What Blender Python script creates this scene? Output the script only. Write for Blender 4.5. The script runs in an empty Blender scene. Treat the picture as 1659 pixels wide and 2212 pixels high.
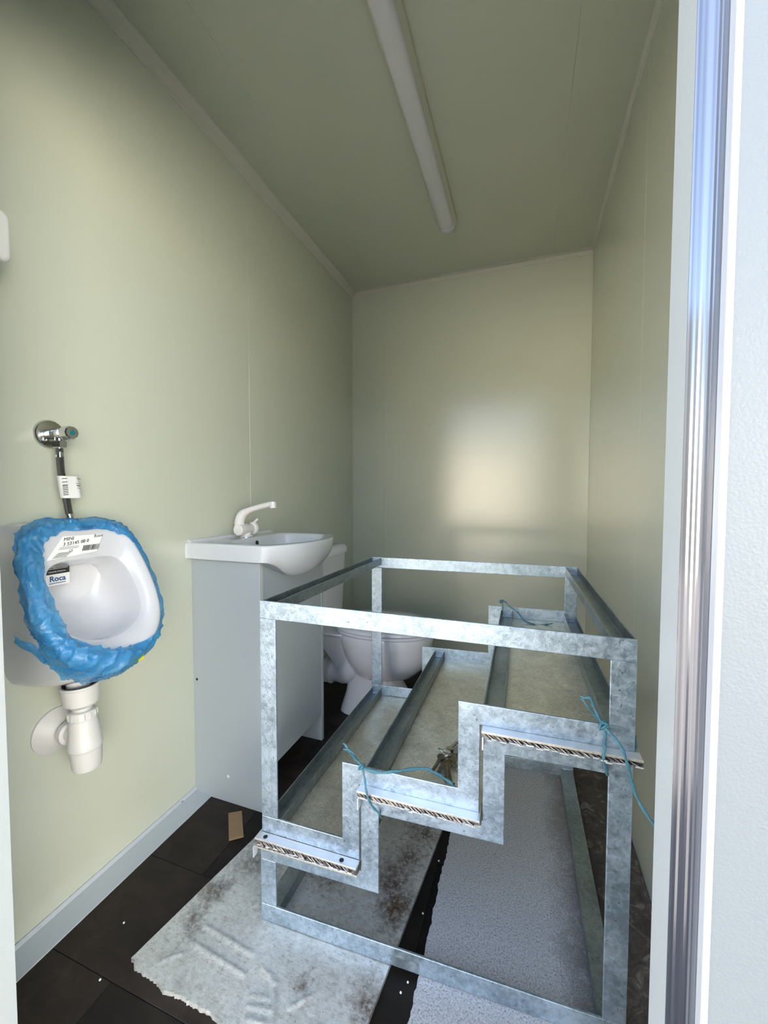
import bpy, bmesh, math, random
from mathutils import Vector, Matrix
from math import sin, cos, pi, radians

S = bpy.context.scene
COL = S.collection
random.seed(7)

# ------------------------------------------------------------------ camera
F_PX, YAW, PIT, ROL, CAM = 863.78, .3409, .0412, .0013, Vector((0, 0, 1.04))
fw = Vector((-sin(YAW) * cos(PIT), cos(YAW) * cos(PIT), -sin(PIT)))
rt0 = Vector((cos(YAW), sin(YAW), 0)); up0 = rt0.cross(fw)
rt = rt0 * cos(ROL) + up0 * sin(ROL); up = -rt0 * sin(ROL) + up0 * cos(ROL)
cam = bpy.data.cameras.new('camera'); cam.sensor_fit = 'HORIZONTAL'; cam.sensor_width = 36
cam.lens = F_PX / 1659 * 36; cam.clip_start = .01; cam.clip_end = 500
cam_o = bpy.data.objects.new('camera', cam); COL.objects.link(cam_o)
m = Matrix((rt, up, -fw)).transposed().to_4x4(); m.translation = CAM
cam_o.matrix_world = m
S.camera = cam_o

# ------------------------------------------------------------------ light, exposure
wd = bpy.data.worlds.new('sky'); S.world = wd; wd.use_nodes = True
wn = wd.node_tree
bg = wn.nodes['Background']
sky = wn.nodes.new('ShaderNodeTexSky'); sky.sky_type = 'NISHITA'; sky.sun_disc = False
sky.sun_elevation = radians(34); sky.sun_rotation = radians(-45)
sky.air_density = 1.0; sky.dust_density = 3.0; sky.ozone_density = 1.0
hz_ = wn.nodes.new('ShaderNodeMix'); hz_.data_type = 'RGBA'; hz_.inputs[0].default_value = .3
hz_.inputs[7].default_value = (2.6, 2.75, 2.9, 1)          # thin even haze over the clear sky
wn.links.new(sky.outputs[0], hz_.inputs[6]); wn.links.new(hz_.outputs[2], bg.inputs['Color'])
bg.inputs['Strength'].default_value = .45
sun = bpy.data.lights.new('sun', 'SUN'); sun.energy = 22; sun.angle = radians(.6); sun.color = (1, .90, .74)
sun_o = bpy.data.objects.new('sun', sun); COL.objects.link(sun_o)
SUN_DIR = Vector((sin(radians(-45)) * cos(radians(34)), cos(radians(-45)) * cos(radians(34)), sin(radians(34))))  # towards the sun, behind and right of the cabin
sun_o.rotation_euler = SUN_DIR.to_track_quat('Z', 'Y').to_euler()
S.view_settings.view_transform = 'Standard'; S.view_settings.look = 'None'
S.view_settings.gamma = 1; S.view_settings.use_curve_mapping = False
S.view_settings.exposure = 1.24
S.cycles.max_bounces = 10; S.cycles.diffuse_bounces = 7; S.cycles.glossy_bounces = 5
S.cycles.transparent_max_bounces = 12
S.cycles.use_denoising = True
S.cycles.sample_clamp_indirect = 6

# ------------------------------------------------------------------ materials
def N(nt, t, **k):
    n = nt.nodes.new('ShaderNode' + t)
    for a, v in k.items():
        if a.startswith('i_'):
            key = a[2:]
            n.inputs[int(key) if key.isdigit() else key.replace('_', ' ')].default_value = v
        else:
            setattr(n, a, v)
    return n
def base_mat(name, col, rough=.5, metal=0., spec=.5, coat=0.):
    M = bpy.data.materials.new(name); M.use_nodes = True
    b = M.node_tree.nodes['Principled BSDF']
    b.inputs['Base Color'].default_value = (*col, 1); b.inputs['Roughness'].default_value = rough
    b.inputs['Metallic'].default_value = metal; b.inputs['Specular IOR Level'].default_value = spec
    b.inputs['Coat Weight'].default_value = coat; b.inputs['Coat Roughness'].default_value = .06
    return M, M.node_tree, b
def ocoord(nt):
    g = N(nt, 'NewGeometry')
    return g.outputs['Position']
def noise(nt, vec, scale, detail=3, rough=.5, dist=0.):
    n = N(nt, 'TexNoise', i_Scale=scale, i_Detail=detail, i_Roughness=rough, i_Distortion=dist)
    nt.links.new(vec, n.inputs['Vector']); return n.outputs['Fac']
def ramp(nt, fac, stops):
    r = N(nt, 'ValToRGB'); e = r.color_ramp.elements
    while len(e) < len(stops): e.new(.5)
    for i, (p, c) in enumerate(stops):
        e[i].position = p; e[i].color = (*c, 1) if len(c) == 3 else c
    nt.links.new(fac, r.inputs['Fac']); return r.outputs['Color']
def mixc(nt, fac, a, b, mode='MIX'):
    x = N(nt, 'Mix', data_type='RGBA', blend_type=mode)
    for v, i in ((fac, 0), (a, 6), (b, 7)):
        if isinstance(v, (int, float)): x.inputs[i].default_value = v
        elif isinstance(v, tuple): x.inputs[i].default_value = (*v, 1)
        else: nt.links.new(v, x.inputs[i])
    return x.outputs[2]
def bump(nt, b, h, strength, dist=.002, prev=None):
    n = N(nt, 'Bump', i_Strength=strength, i_Distance=dist)
    nt.links.new(h, n.inputs['Height'])
    if prev: nt.links.new(prev, n.inputs['Normal'])
    nt.links.new(n.outputs[0], b.inputs['Normal']); return n.outputs[0]
def mathn(nt, op, a, b=None, clamp=False):
    n = N(nt, 'Math', operation=op, use_clamp=clamp)
    for v, i in ((a, 0), (b, 1)):
        if v is None: continue
        if isinstance(v, (int, float)): n.inputs[i].default_value = v
        else: nt.links.new(v, n.inputs[i])
    return n.outputs[0]
def scaled(nt, vec, s):
    n = N(nt, 'VectorMath', operation='MULTIPLY'); nt.links.new(vec, n.inputs[0]); n.inputs[1].default_value = s
    return n.outputs[0]
def spot(nt, vec, c, rad, soft, nz, amp):
    """irregular stain mask around a point on the thing"""
    d = N(nt, 'VectorMath', operation='DISTANCE'); nt.links.new(vec, d.inputs[0]); d.inputs[1].default_value = c
    v = mathn(nt, 'ADD', d.outputs['Value'], mathn(nt, 'MULTIPLY', mathn(nt, 'SUBTRACT', nz, .5), amp))
    mr = N(nt, 'MapRange'); nt.links.new(v, mr.inputs[0])
    mr.inputs[1].default_value = rad; mr.inputs[2].default_value = max(rad - soft, 0); mr.inputs[3].default_value = 0; mr.inputs[4].default_value = 1
    return mr.outputs[0]

def painted(name, col, rough, bs, sc=420):
    M, nt, b = base_mat(name, col, rough, spec=.7)
    v = ocoord(nt)
    n1 = noise(nt, v, sc, 2, .6)
    bump(nt, b, n1, bs, .0012)
    n2 = noise(nt, v, 3, 2)
    c = mixc(nt, n2, tuple(x * .975 for x in col), tuple(min(1, x * 1.02) for x in col))
    nt.links.new(c, b.inputs['Base Color'])
    return M
CREAM = painted('cream_coated_panel', (.55, .575, .48), .17, .14)
CEIL = painted('cream_ceiling_shaded', (.48, .505, .41), .30, .16)  # same cream as the walls, darkened for the dimmer light overhead
TRIM = painted('pale_trim', (.52, .52, .45), .38, .08)
JAMB = painted('white_coated_jamb', (.48, .51, .51), .42, .25)
LIP = painted('lip_white', (.50, .52, .54), .4, .1)
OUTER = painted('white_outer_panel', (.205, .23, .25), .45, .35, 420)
BASEB = painted('grey_white_baseboard', (.50, .54, .58), .42, .12)
VAN = painted('white_melamine', (.42, .46, .49), .38, .1, 600)
VANEDGE = painted('melamine_edge', (.60, .61, .58), .45, .05)
def ceramic(name, col):
    M, nt, b = base_mat(name, col, .12, spec=.55, coat=.5); return M
CER = ceramic('white_ceramic', (.60, .605, .635))
CER_SINK = ceramic('sink_ceramic', (.66, .68, .71))
CER_WC = ceramic('toilet_ceramic', (.72, .72, .77))
PLA = base_mat('white_plastic', (.80, .79, .76), .35)[0]
PLAW = base_mat('white_pvc', (.64, .625, .605), .42)[0]
TAP = base_mat('tap_white_plastic', (.84, .80, .78), .3)[0]
GREYPIPE = base_mat('grey_pipe_plastic', (.35, .35, .34), .4)[0]
CHROME = base_mat('chrome', (.62, .61, .58), .14, 1)[0]
RUBBER = base_mat('black_rubber', (.012, .012, .013), .5)[0]
DARK = base_mat('dark_hole', (.01, .01, .01), .8)[0]
TEAL = base_mat('teal_dot', (.0, .16, .2), .4)[0]
PAPER = base_mat('white_sticker_paper', (.80, .80, .79), .5)[0]
INK = base_mat('black_ink', (.015, .015, .018), .6)[0]
GREYINK = base_mat('grey_ink', (.12, .12, .13), .6)[0]
BLUEINK = base_mat('navy_ink', (.01, .07, .22), .5)[0]
WHITEINK = base_mat('white_ink', (.75, .75, .75), .6)[0]
YELLOW = base_mat('yellow_tape', (.75, .62, .02), .35)[0]
BEAD = base_mat('polystyrene_bead', (.85, .85, .83), .7)[0]

def m_braid():
    M, nt, b = base_mat('braided_steel', (.34, .32, .30), .3, 1)
    v = ocoord(nt)
    w = N(nt, 'TexWave', wave_type='BANDS', bands_direction='Z', i_Scale=260, i_Distortion=2.); nt.links.new(v, w.inputs['Vector'])
    bump(nt, b, w.outputs['Fac'], .8, .001)
    c = ramp(nt, w.outputs['Fac'], [(.2, (.13, .12, .11)), (.8, (.46, .44, .41))]); nt.links.new(c, b.inputs['Base Color'])
    return M
BRAID = m_braid()
def m_galv(name, lo, hi, rlo, rhi, metal=.9, sc=38):
    M, nt, b = base_mat(name, hi, .4, metal)
    v = ocoord(nt)
    n1 = noise(nt, v, sc * 1.9, 6, .70, .35); n2 = noise(nt, v, 7, 2, .5, .5); n3 = noise(nt, v, 170, 2)
    f = mathn(nt, 'ADD', mathn(nt, 'MULTIPLY', n1, .55), mathn(nt, 'MULTIPLY', n2, .45))
    c = ramp(nt, f, [(.40, lo), (.60, hi)])
    sp = ramp(nt, n3, [(.22, (.40, .36, .33)), (.36, (1, 1, 1))])
    c = mixc(nt, 1., c, sp, 'MULTIPLY')
    nt.links.new(c, b.inputs['Base Color'])
    r = N(nt, 'MapRange'); nt.links.new(n1, r.inputs[0]); r.inputs[1].default_value = .3; r.inputs[2].default_value = .7
    r.inputs[3].default_value = rlo; r.inputs[4].default_value = rhi; nt.links.new(r.outputs[0], b.inputs['Roughness'])
    p = bump(nt, b, n1, .28, .003)
    bump(nt, b, n3, .12, .0006, p)
    return M
GALV = m_galv('galvanised_bar', (.27, .35, .42), (.52, .64, .75), .26, .48, .78)
GALVC = m_galv('galvanised_channel', (.25, .29, .30), (.42, .47, .49), .34, .5)
def m_plate():
    M, nt, b = base_mat('scratched_plate', (.8, .78, .7), .36, .75)
    v = ocoord(nt)
    big = noise(nt, v, 14, 3, .5, 1.)
    def rot(k):
        r = N(nt, 'VectorRotate', rotation_type='Z_AXIS'); r.inputs['Angle'].default_value = k; nt.links.new(v, r.inputs['Vector']); return r.outputs[0]
    ra, rb_ = rot(pi / 4), rot(-pi / 4)
    fa = noise(nt, scaled(nt, ra, (70, 330, 70)), 1, 4, .65, .9); fb = noise(nt, scaled(nt, rb_, (70, 330, 70)), 1, 4, .65, .9)
    ck = N(nt, 'TexChecker', i_Scale=58); nt.links.new(ra, ck.inputs['Vector'])
    fine = N(nt, 'Mix', data_type='FLOAT'); nt.links.new(ck.outputs['Fac'], fine.inputs[0]); nt.links.new(fa, fine.inputs[2]); nt.links.new(fb, fine.inputs[3])
    f = mathn(nt, 'ADD', mathn(nt, 'MULTIPLY', big, .35), mathn(nt, 'MULTIPLY', fine.outputs[0], .65))
    c = ramp(nt, f, [(.36, (.50, .47, .39)), (.5, (.74, .70, .60)), (.62, (.98, .95, .86))])
    c = mixc(nt, mathn(nt, 'MULTIPLY', big, .3), c, (.66, .60, .46))
    nt.links.new(c, b.inputs['Base Color'])
    bump(nt, b, f, .14, .001)
    return M
PLATE = m_plate()
ALU = None
def m_alu():
    M, nt, b = base_mat('brushed_aluminium', (.66, .68, .72), .2, 1)
    v = ocoord(nt)
    n1 = noise(nt, scaled(nt, v, (300, 20, .8)), 1, 4, .6)
    n2 = noise(nt, scaled(nt, v, (190, 20, .5)), 1, 2)
    r = N(nt, 'MapRange'); nt.links.new(n1, r.inputs[0]); r.inputs[3].default_value = .07; r.inputs[4].default_value = .2
    nt.links.new(r.outputs[0], b.inputs['Roughness'])
    c = ramp(nt, n1, [(.35, (.22, .23, .26)), (.6, (.36, .37, .41))]); nt.links.new(c, b.inputs['Base Color'])
    bump(nt, b, n2, .03, .002)
    return M
ALU = m_alu()
EDGE = m_galv('cut_plate_edge', (.10, .095, .10), (.34, .33, .34), .25, .45, .9, 60)
BURR = base_mat('bright_burr', (.8, .79, .78), .4, .5)[0]
STRIP = base_mat('bright_plate_top', (.86, .85, .86), .35, .75)[0]

def m_tile(i, base):
    M, nt, b = base_mat('dark_vinyl_tile_%d' % i, base, .55, spec=.22)
    v = ocoord(nt)
    n1 = noise(nt, scaled(nt, v, (9, 14, 9)), 1, 6, .65, .8); n2 = noise(nt, v, 60, 3, .6)
    c = ramp(nt, n1, [(.3, tuple(x * .55 for x in base)), (.55, base), (.75, tuple(x * 1.7 for x in base))])
    nt.links.new(c, b.inputs['Base Color'])
    bump(nt, b, n2, .15, .001)
    return M
TILES = [m_tile(0, (.016, .0125, .0095)), m_tile(1, (.008, .007, .006)), m_tile(2, (.032, .023, .018))]

def m_foil():
    M, nt, b = base_mat('dirty_foil_foam', (.72, .73, .70), .32, .35)
    v = ocoord(nt)
    n1 = noise(nt, v, 9, 6, .65, .6); n2 = noise(nt, v, 70, 6, .72, .3); n3 = noise(nt, v, 160, 3, .6); n5 = noise(nt, v, 95, 5, .7)
    n4 = noise(nt, scaled(nt, v, (70, 260, 70)), 1, 4, .6, .6)
    c = ramp(nt, mathn(nt, 'ADD', mathn(nt, 'MULTIPLY', n2, .5), mathn(nt, 'MULTIPLY', n4, .5)), [(.34, (.36, .35, .32)), (.45, (.62, .62, .59)), (.62, (.76, .77, .75))])
    dirt = ramp(nt, mathn(nt, 'ADD', mathn(nt, 'MULTIPLY', n1, .62), mathn(nt, 'MULTIPLY', n2, .38)), [(.36, (1, 1, 1)), (.52, (0, 0, 0))])
    c = mixc(nt, mathn(nt, 'MULTIPLY', dirt, .4), c, (.36, .34, .30))
    c = mixc(nt, 1., c, ramp(nt, noise(nt, v, 230, 2, .5), [(.25, (.42, .40, .37)), (.32, (1, 1, 1))]), 'MULTIPLY')
    nn = mathn(nt, 'ADD', mathn(nt, 'MULTIPLY', n1, .5), mathn(nt, 'MULTIPLY', n2, .5))
    for p, r_, s_ in (((-.286, .715, .012), .062, .06), ((-.292, .900, .012), .060, .06), ((-.310, .965, .012), .075, .07), ((-.30, 1.055, .012), .07, .07), ((-.28, 1.15, .012), .07, .07),
                      ((-.43, .70, .012), .030, .05), ((-.49, .93, .012), .06, .06), ((-.70, .90, .012), .08, .08), ((-.745, .80, .012), .05, .06), ((-.745, .72, .012), .05, .06)):
        mk = spot(nt, v, p, r_, s_, nn, .16)
        brown = (.10, .047, .016) if p[0] > -.5 else (.16, .14, .12)
        c = mixc(nt, mathn(nt, 'MULTIPLY', mathn(nt, 'MULTIPLY', mk, ramp(nt, n5, [(.36, (.25, .25, .25)), (.52, (1, 1, 1))])), .93), c, brown)
    nt.links.new(c, b.inputs['Base Color'])
    p = bump(nt, b, n2, .35, .003)
    bump(nt, b, n3, .3, .001, p)
    return M
FOIL = m_foil()
def m_eps():
    M, nt, b = base_mat('speckled_polystyrene', (.62, .62, .63), .75)
    v = ocoord(nt)
    n1 = noise(nt, v, 270, 3, .6); n2 = noise(nt, v, 6, 4, .6); n3 = noise(nt, v, 28, 6, .7, 1.)
    c = ramp(nt, n1, [(.30, (.20, .20, .21)), (.44, (.46, .46, .48)), (.68, (.66, .66, .68))])
    # brown grime along the wall-side half of the board
    sx = N(nt, 'SeparateXYZ'); nt.links.new(v, sx.inputs[0])
    e = mathn(nt, 'ADD', sx.outputs[0], mathn(nt, 'MULTIPLY', mathn(nt, 'SUBTRACT', n3, .5), .16))
    e = mathn(nt, 'ADD', e, mathn(nt, 'MULTIPLY', mathn(nt, 'SUBTRACT', n2, .5), .1))
    mr = N(nt, 'MapRange'); nt.links.new(e, mr.inputs[0]); mr.inputs[1].default_value = .07; mr.inputs[2].default_value = .17
    dk = ramp(nt, n3, [(.35, (.028, .018, .012)), (.55, (.10, .07, .05)), (.72, (.34, .30, .27))])
    c = mixc(nt, mathn(nt, 'MULTIPLY', mr.outputs[0], .93), c, dk)
    nt.links.new(c, b.inputs['Base Color'])
    bump(nt, b, n1, .25, .0012)
    return M
EPS = m_eps()
def m_card():
    M, nt, b = base_mat('brown_cardboard', (.30, .19, .10), .8)
    v = ocoord(nt)
    c = mixc(nt, noise(nt, scaled(nt, v, (40, 220, 40)), 1, 3), (.25, .155, .08), (.36, .235, .13)); nt.links.new(c, b.inputs['Base Color'])
    return M
CARD = m_card()
def m_twine():
    M, nt, b = base_mat('teal_twine', (.10, .33, .42), .45)
    v = ocoord(nt)
    c = mixc(nt, noise(nt, v, 220, 3), (.022, .10, .14), (.10, .29, .36)); nt.links.new(c, b.inputs['Base Color'])
    return M
TWINE = m_twine()
def m_wrap():
    M, nt, b = base_mat('blue_plastic_film', (.04, .36, .74), .10, spec=.7, coat=.6)
    v = ocoord(nt)
    n1 = noise(nt, v, 60, 4, .6, 2.5)
    bump(nt, b, n1, .6, .006)
    c = mixc(nt, noise(nt, v, 18, 3, .6, 1.), (.008, .16, .48), (.07, .36, .64)); nt.links.new(c, b.inputs['Base Color'])
    tr = N(nt, 'BsdfTransparent'); tr.inputs[0].default_value = (.38, .72, .96, 1)
    mx = N(nt, 'MixShader'); mx.inputs[0].default_value = .56
    nt.links.new(tr.outputs[0], mx.inputs[1]); nt.links.new(b.outputs[0], mx.inputs[2])
    nt.links.new(mx.outputs[0], nt.nodes['Material Output'].inputs['Surface'])
    return M
WRAP = m_wrap()
def m_brass():
    M, nt, b = base_mat('worn_key_metal', (.36, .30, .20), .3, 1)
    v = ocoord(nt)
    c = mixc(nt, noise(nt, v, 120, 3), (.20, .17, .11), (.46, .40, .29)); nt.links.new(c, b.inputs['Base Color'])
    return M
BRASS = m_brass()
DIFF = base_mat('frosted_diffuser', (.60, .60, .62), .4)[0]
LHOUS = base_mat('light_housing', (.55, .54, .45), .4)[0]
CONC = base_mat('yard_concrete', (.12, .12, .125), .9)[0]

# ------------------------------------------------------------------ mesh helpers
class MB:
    def __init__(s): s.v = []; s.f = []
    def add(s, vs, fs):
        o = len(s.v); s.v += [tuple(x) for x in vs]; s.f += [tuple(i + o for i in f) for f in fs]; return s
    def hexa(s, c):   # 8 corners: bottom 4 ccw, top 4 ccw
        return s.add(c, [(3, 2, 1, 0), (4, 5, 6, 7), (0, 1, 5, 4), (1, 2, 6, 5), (2, 3, 7, 6), (3, 0, 4, 7)])
    def box(s, x0, x1, y0, y1, z0, z1):
        return s.hexa([(x0, y0, z0), (x1, y0, z0), (x1, y1, z0), (x0, y1, z0), (x0, y0, z1), (x1, y0, z1), (x1, y1, z1), (x0, y1, z1)])
    def rings(s, R, closed=True, cap0=False, cap1=False):
        n = len(R[0]); o = len(s.v)
        for r in R: s.v += [tuple(p) for p in r]
        for i in range(len(R) - 1):
            for j in range(n if closed else n - 1):
                k = (j + 1) % n
                s.f.append((o + i * n + j, o + i * n + k, o + (i + 1) * n + k, o + (i + 1) * n + j))
        if cap0: s.f.append(tuple(o + j for j in reversed(range(n))))
        if cap1: s.f.append(tuple(o + (len(R) - 1) * n + j for j in range(n)))
        return s
    def tube(s, pts, r, n=10, caps=True):
        pts = [Vector(p) for p in pts]; R = []
        rr = r if isinstance(r, (list, tuple)) else [r] * len(pts)
        t0 = (pts[1] - pts[0]).normalized()
        a = t0.cross(Vector((0, 0, 1)))
        if a.length < .1: a = t0.cross(Vector((1, 0, 0)))
        a.normalize()
        for i, p in enumerate(pts):
            t = (pts[min(i + 1, len(pts) - 1)] - pts[max(i - 1, 0)])
            t = t.normalized() if t.length > 1e-9 else t0
            a = (a - t * a.dot(t)).normalized(); b = t.cross(a)
            R.append([p + (a * cos(2 * pi * k / n) + b * sin(2 * pi * k / n)) * rr[i] for k in range(n)])
        return s.rings(R, True, caps, caps)
    def lathe(s, base, axis, prof, n=28):  # prof: (distance along axis, radius)
        ax = Vector(axis).normalized(); a = ax.cross(Vector((0, 0, 1)))
        if a.length < .1: a = ax.cross(Vector((1, 0, 0)))
        a.normalize(); b = ax.cross(a); base = Vector(base)
        return s.rings([[base + ax * d + (a * cos(2 * pi * k / n) + b * sin(2 * pi * k / n)) * max(r, 1e-5) for k in range(n)] for d, r in prof], True, True, True)
    def extr(s, prof, y0, y1):  # (x,z) profile extruded along y
        return s.rings([[(x, y0, z) for x, z in prof], [(x, y1, z) for x, z in prof]], True, True, True)

def obj(name, mb, mat, parent=None, smooth=None, bev=0., seg=2, stuff=False):
    me = bpy.data.meshes.new(name); me.from_pydata(mb.v, [], mb.f)
    bm = bmesh.new(); bm.from_mesh(me); bmesh.ops.recalc_face_normals(bm, faces=bm.faces); bm.to_mesh(me); bm.free()
    me.update(); me.materials.append(mat)
    o = bpy.data.objects.new(name, me); COL.objects.link(o)
    if smooth is not None:
        me.shade_smooth(); me.set_sharp_from_angle(angle=radians(smooth))
    if bev:
        md = o.modifiers.new('bevel', 'BEVEL'); md.width = bev; md.segments = seg; md.limit_method = 'ANGLE'; md.angle_limit = radians(40)
        md.harden_normals = False
    if parent:
        bpy.context.view_layer.update() if False else None
        o.parent = parent; o.matrix_parent_inverse = parent_inv(parent)
    if stuff: o['kind'] = 'stuff'
    return o
def parent_inv(p):
    mm = Matrix.Translation(p.location) @ p.rotation_euler.to_matrix().to_4x4()
    if p.parent: mm = parent_inv(p.parent).inverted() @ mm if False else mm
    return mm.inverted()
def thing(name, label, cat, loc, group=None):
    o = bpy.data.objects.new(name, None); o.empty_display_size = .05; COL.objects.link(o); o.location = loc
    o['label'] = label; o['category'] = cat
    if group: o['group'] = group
    return o
def tag(o, label, cat, group=None):
    o['label'] = label; o['category'] = cat
    if group: o['group'] = group
    return o
def struct(o): o['kind'] = 'structure'; return o
def sempty(name):
    o = bpy.data.objects.new(name, None); o.empty_display_size = .05; COL.objects.link(o); o['kind'] = 'structure'; return o
def catmull(P, n, closed=False):
    P = [Vector(p) for p in P]; L = len(P); out = []
    segs = L if closed else L - 1
    for i in range(segs):
        g = lambda k: P[k % L] if closed else P[min(max(k, 0), L - 1)]
        a, b, c, d = g(i - 1), g(i), g(i + 1), g(i + 2)
        for j in range(n):
            t = j / n
            out.append(.5 * (2 * b + (c - a) * t + (2 * a - 5 * b + 4 * c - d) * t * t + (3 * b - a - 3 * c + d) * t ** 3))
    if not closed: out.append(P[-1])
    return out
def text(body, size, mat, origin, xdir, ydir, parent, name='lettering', align='CENTER', off=.0006, shear=0., bold=0.):
    cu = bpy.data.curves.new(name, 'FONT'); cu.body = body; cu.size = size; cu.align_x = align; cu.align_y = 'CENTER'
    cu.extrude = .0001; cu.shear = shear; cu.offset = bold; cu.resolution_u = 3
    cu.materials.append(mat)
    tmp = bpy.data.objects.new('tmp_text', cu); COL.objects.link(tmp)
    me = bpy.data.meshes.new_from_object(tmp.evaluated_get(bpy.context.evaluated_depsgraph_get()))
    bpy.data.objects.remove(tmp); bpy.data.curves.remove(cu); me.name = name
    if not me.materials: me.materials.append(mat)
    o = bpy.data.objects.new(name, me); COL.objects.link(o)
    x = Vector(xdir).normalized(); y = Vector(ydir); y = (y - x * y.dot(x)).normalized(); z = x.cross(y)
    mm = Matrix((x, y, z)).transposed().to_4x4(); mm.translation = Vector(origin) + z * off
    o.matrix_world = mm
    if parent:
        o.parent = parent; o.matrix_parent_inverse = parent_inv(parent)
    return o

# ------------------------------------------------------------------ room shell
XL, XR, YB, ZC = -1.078, .319, 2.416, 2.345
YI, YO = .397, .347            # inner and outer face of the front wall
DX0, DX1, DZ = -.80, .110, 2.0  # door opening
T = .06
def panel(par, *b):
    return obj('wall_panel', MB().box(*b), CREAM, par, bev=.0012, seg=1)
wl = sempty('wall_left')
panel(wl, XL - T, XL, YO, 1.381, -.05, ZC + .05); panel(wl, XL - T, XL, 1.381, YB + T, -.05, ZC + .05)
wr = sempty('wall_right')
panel(wr, XR, XR + T, YO, 1.40, -.05, ZC + .05); panel(wr, XR, XR + T, 1.40, YB + T, -.05, ZC + .05)
wb = sempty('wall_back')
panel(wb, XL, -.858, YB, YB + T, -.05, ZC + .05); panel(wb, -.858, XR, YB, YB + T, -.05, ZC + .05)
ce = sempty('ceiling')
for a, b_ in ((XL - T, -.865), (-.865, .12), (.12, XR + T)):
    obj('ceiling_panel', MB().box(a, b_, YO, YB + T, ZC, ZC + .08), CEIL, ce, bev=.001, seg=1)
# front wall around the door opening (the camera looks in through it)
fwl = MB()
fwl.box(XL - T, DX0, YO, YI, -.05, ZC + .05); fwl.box(DX1 + .003, XR + T, .3570, YI, -.05, ZC + .05); fwl.box(.1316, XR + T, YO, .3571, -.05, ZC + .05); fwl.box(DX0, .1316, YO, YI, DZ, ZC + .05)
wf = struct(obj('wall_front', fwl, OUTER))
# door frame: painted reveal, aluminium seal profile, white lip
dr = sempty('door_1')
XA = .1294                      # aluminium frame face sits 9 mm behind the outer skin
obj('reveal_lining', MB().box(DX1, DX1 + .004, .3572, YI + .0008, 0, DZ), JAMB, dr)
af = [(DX1 - .0002, .3562)] + [(DX1 + (XA - DX1) * k / 12, .3562 - (.0003 if k in (3, 4, 7, 8) else 0)) for k in range(1, 12)] + [(XA, .3562), (XA, .3568), (DX1 - .0002, .3568)]
obj('frame_face', MB().rings([[(x, y, z) for x, y in af] for z in (0, DZ)], True, True, True), ALU, dr)
obj('outer_lip', MB().box(XA - .0006, XA + .004, YO - .001, .3562, 0, DZ + .02), LIP, dr, bev=.0008)
obj('reveal_lining', MB().box(DX0 - .004, DX0 + .0005, YO, YI + .0008, 0, DZ), JAMB, dr)
obj('threshold', MB().box(DX0, DX1, YO - .01, YI, -.03, .004), ALU, dr)
# floor with vinyl tiles
fl = sempty('floor')
obj('floor_slab', MB().box(XL - T, XR + T, YO, YB + T, -.05, -.004), DARK, fl)
ROWH = .255
r = 0; y = .572 - ROWH
random.seed(3)
while y < YB:
    off = -.82 if r % 2 == 0 else -.52
    x = off - .6 * 3
    k = 0
    while x < XR:
        a, b_ = max(x, XL), min(x + .6, XR); ya, yb = max(y, YI), min(y + ROWH, YB)
        if b_ - a > .01 and yb - ya > .01:
            mat = TILES[(r * 2 + k * 1 + (r % 3)) % 3]
            obj('floor_tile', MB().box(a + .0006, b_ - .0006, ya + .0006, yb - .0006, -.004, 0), mat, fl, bev=.0006, seg=1)
        x += .6; k += 1
    y += ROWH; r += 1
# trims
def prism_y(prof, y0, y1): return MB().extr(prof, y0, y1)
t1 = struct(obj('trim_1', prism_y([(XL, ZC - .043), (XL + .003, ZC - .043), (XL + .004, ZC - .036), (XL + .008, ZC - .034), (XL + .018, ZC - .014), (XL + .024, ZC - .010), (XL + .030, ZC - .003), (XL + .030, ZC), (XL, ZC)], YI, YB), TRIM))
t2 = struct(obj('trim_2', MB().rings([[(x, YB - a, ZC - b_) for a, b_ in ((0, .026), (.002, .026), (.006, .004), (.024, .002), (.024, 0), (0, 0))] for x in (XL + .03, XR)], True, True, True), TRIM))
t3 = struct(obj('trim_3', prism_y([(XR, ZC - .014), (XR - .002, ZC - .014), (XR - .006, ZC - .006), (XR - .016, ZC - .002), (XR - .016, ZC), (XR, ZC)], YI, YB), TRIM))
pass  # t4 = struct(obj('trim_4', MB().box(XL, XL + .006, YB - .006, YB, 0, ZC - .03), TRIM, bev=.002))
# baseboard: angle strip
bl = struct(obj('baseboard_left', prism_y([(XL, 0), (XL + .069, 0), (XL + .069, .003), (XL + .030, .007), (XL + .008, .012), (XL + .003, .021), (XL, .021)], YI, 1.066), BASEB, smooth=25))
obj('screw', MB().lathe((XL + .006, 1.0, .012), (1, 0, .6), [(0, .004), (.0015, .0045), (.002, .002)], 12), CHROME, bl)
obj('trim_strip', prism_y([(XL, 0), (XL + .03, 0), (XL + .01, .05), (XL, .05)], 1.49, YB), BASEB, bl)
struct(obj('baseboard_right', prism_y([(XR, 0), (XR - .004, 0), (XR - .003, .006), (XR, .006)], YI, YB), VANEDGE))
# yard outside
struct(obj('ground', MB().box(-40, 40, -60, YO - .06, -.42, -.36), CONC))

struct(obj('wall_cabin', MB().box(XR + T + .01, 5, YO, YO + 2.2, -.36, ZC + .08), OUTER))
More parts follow.
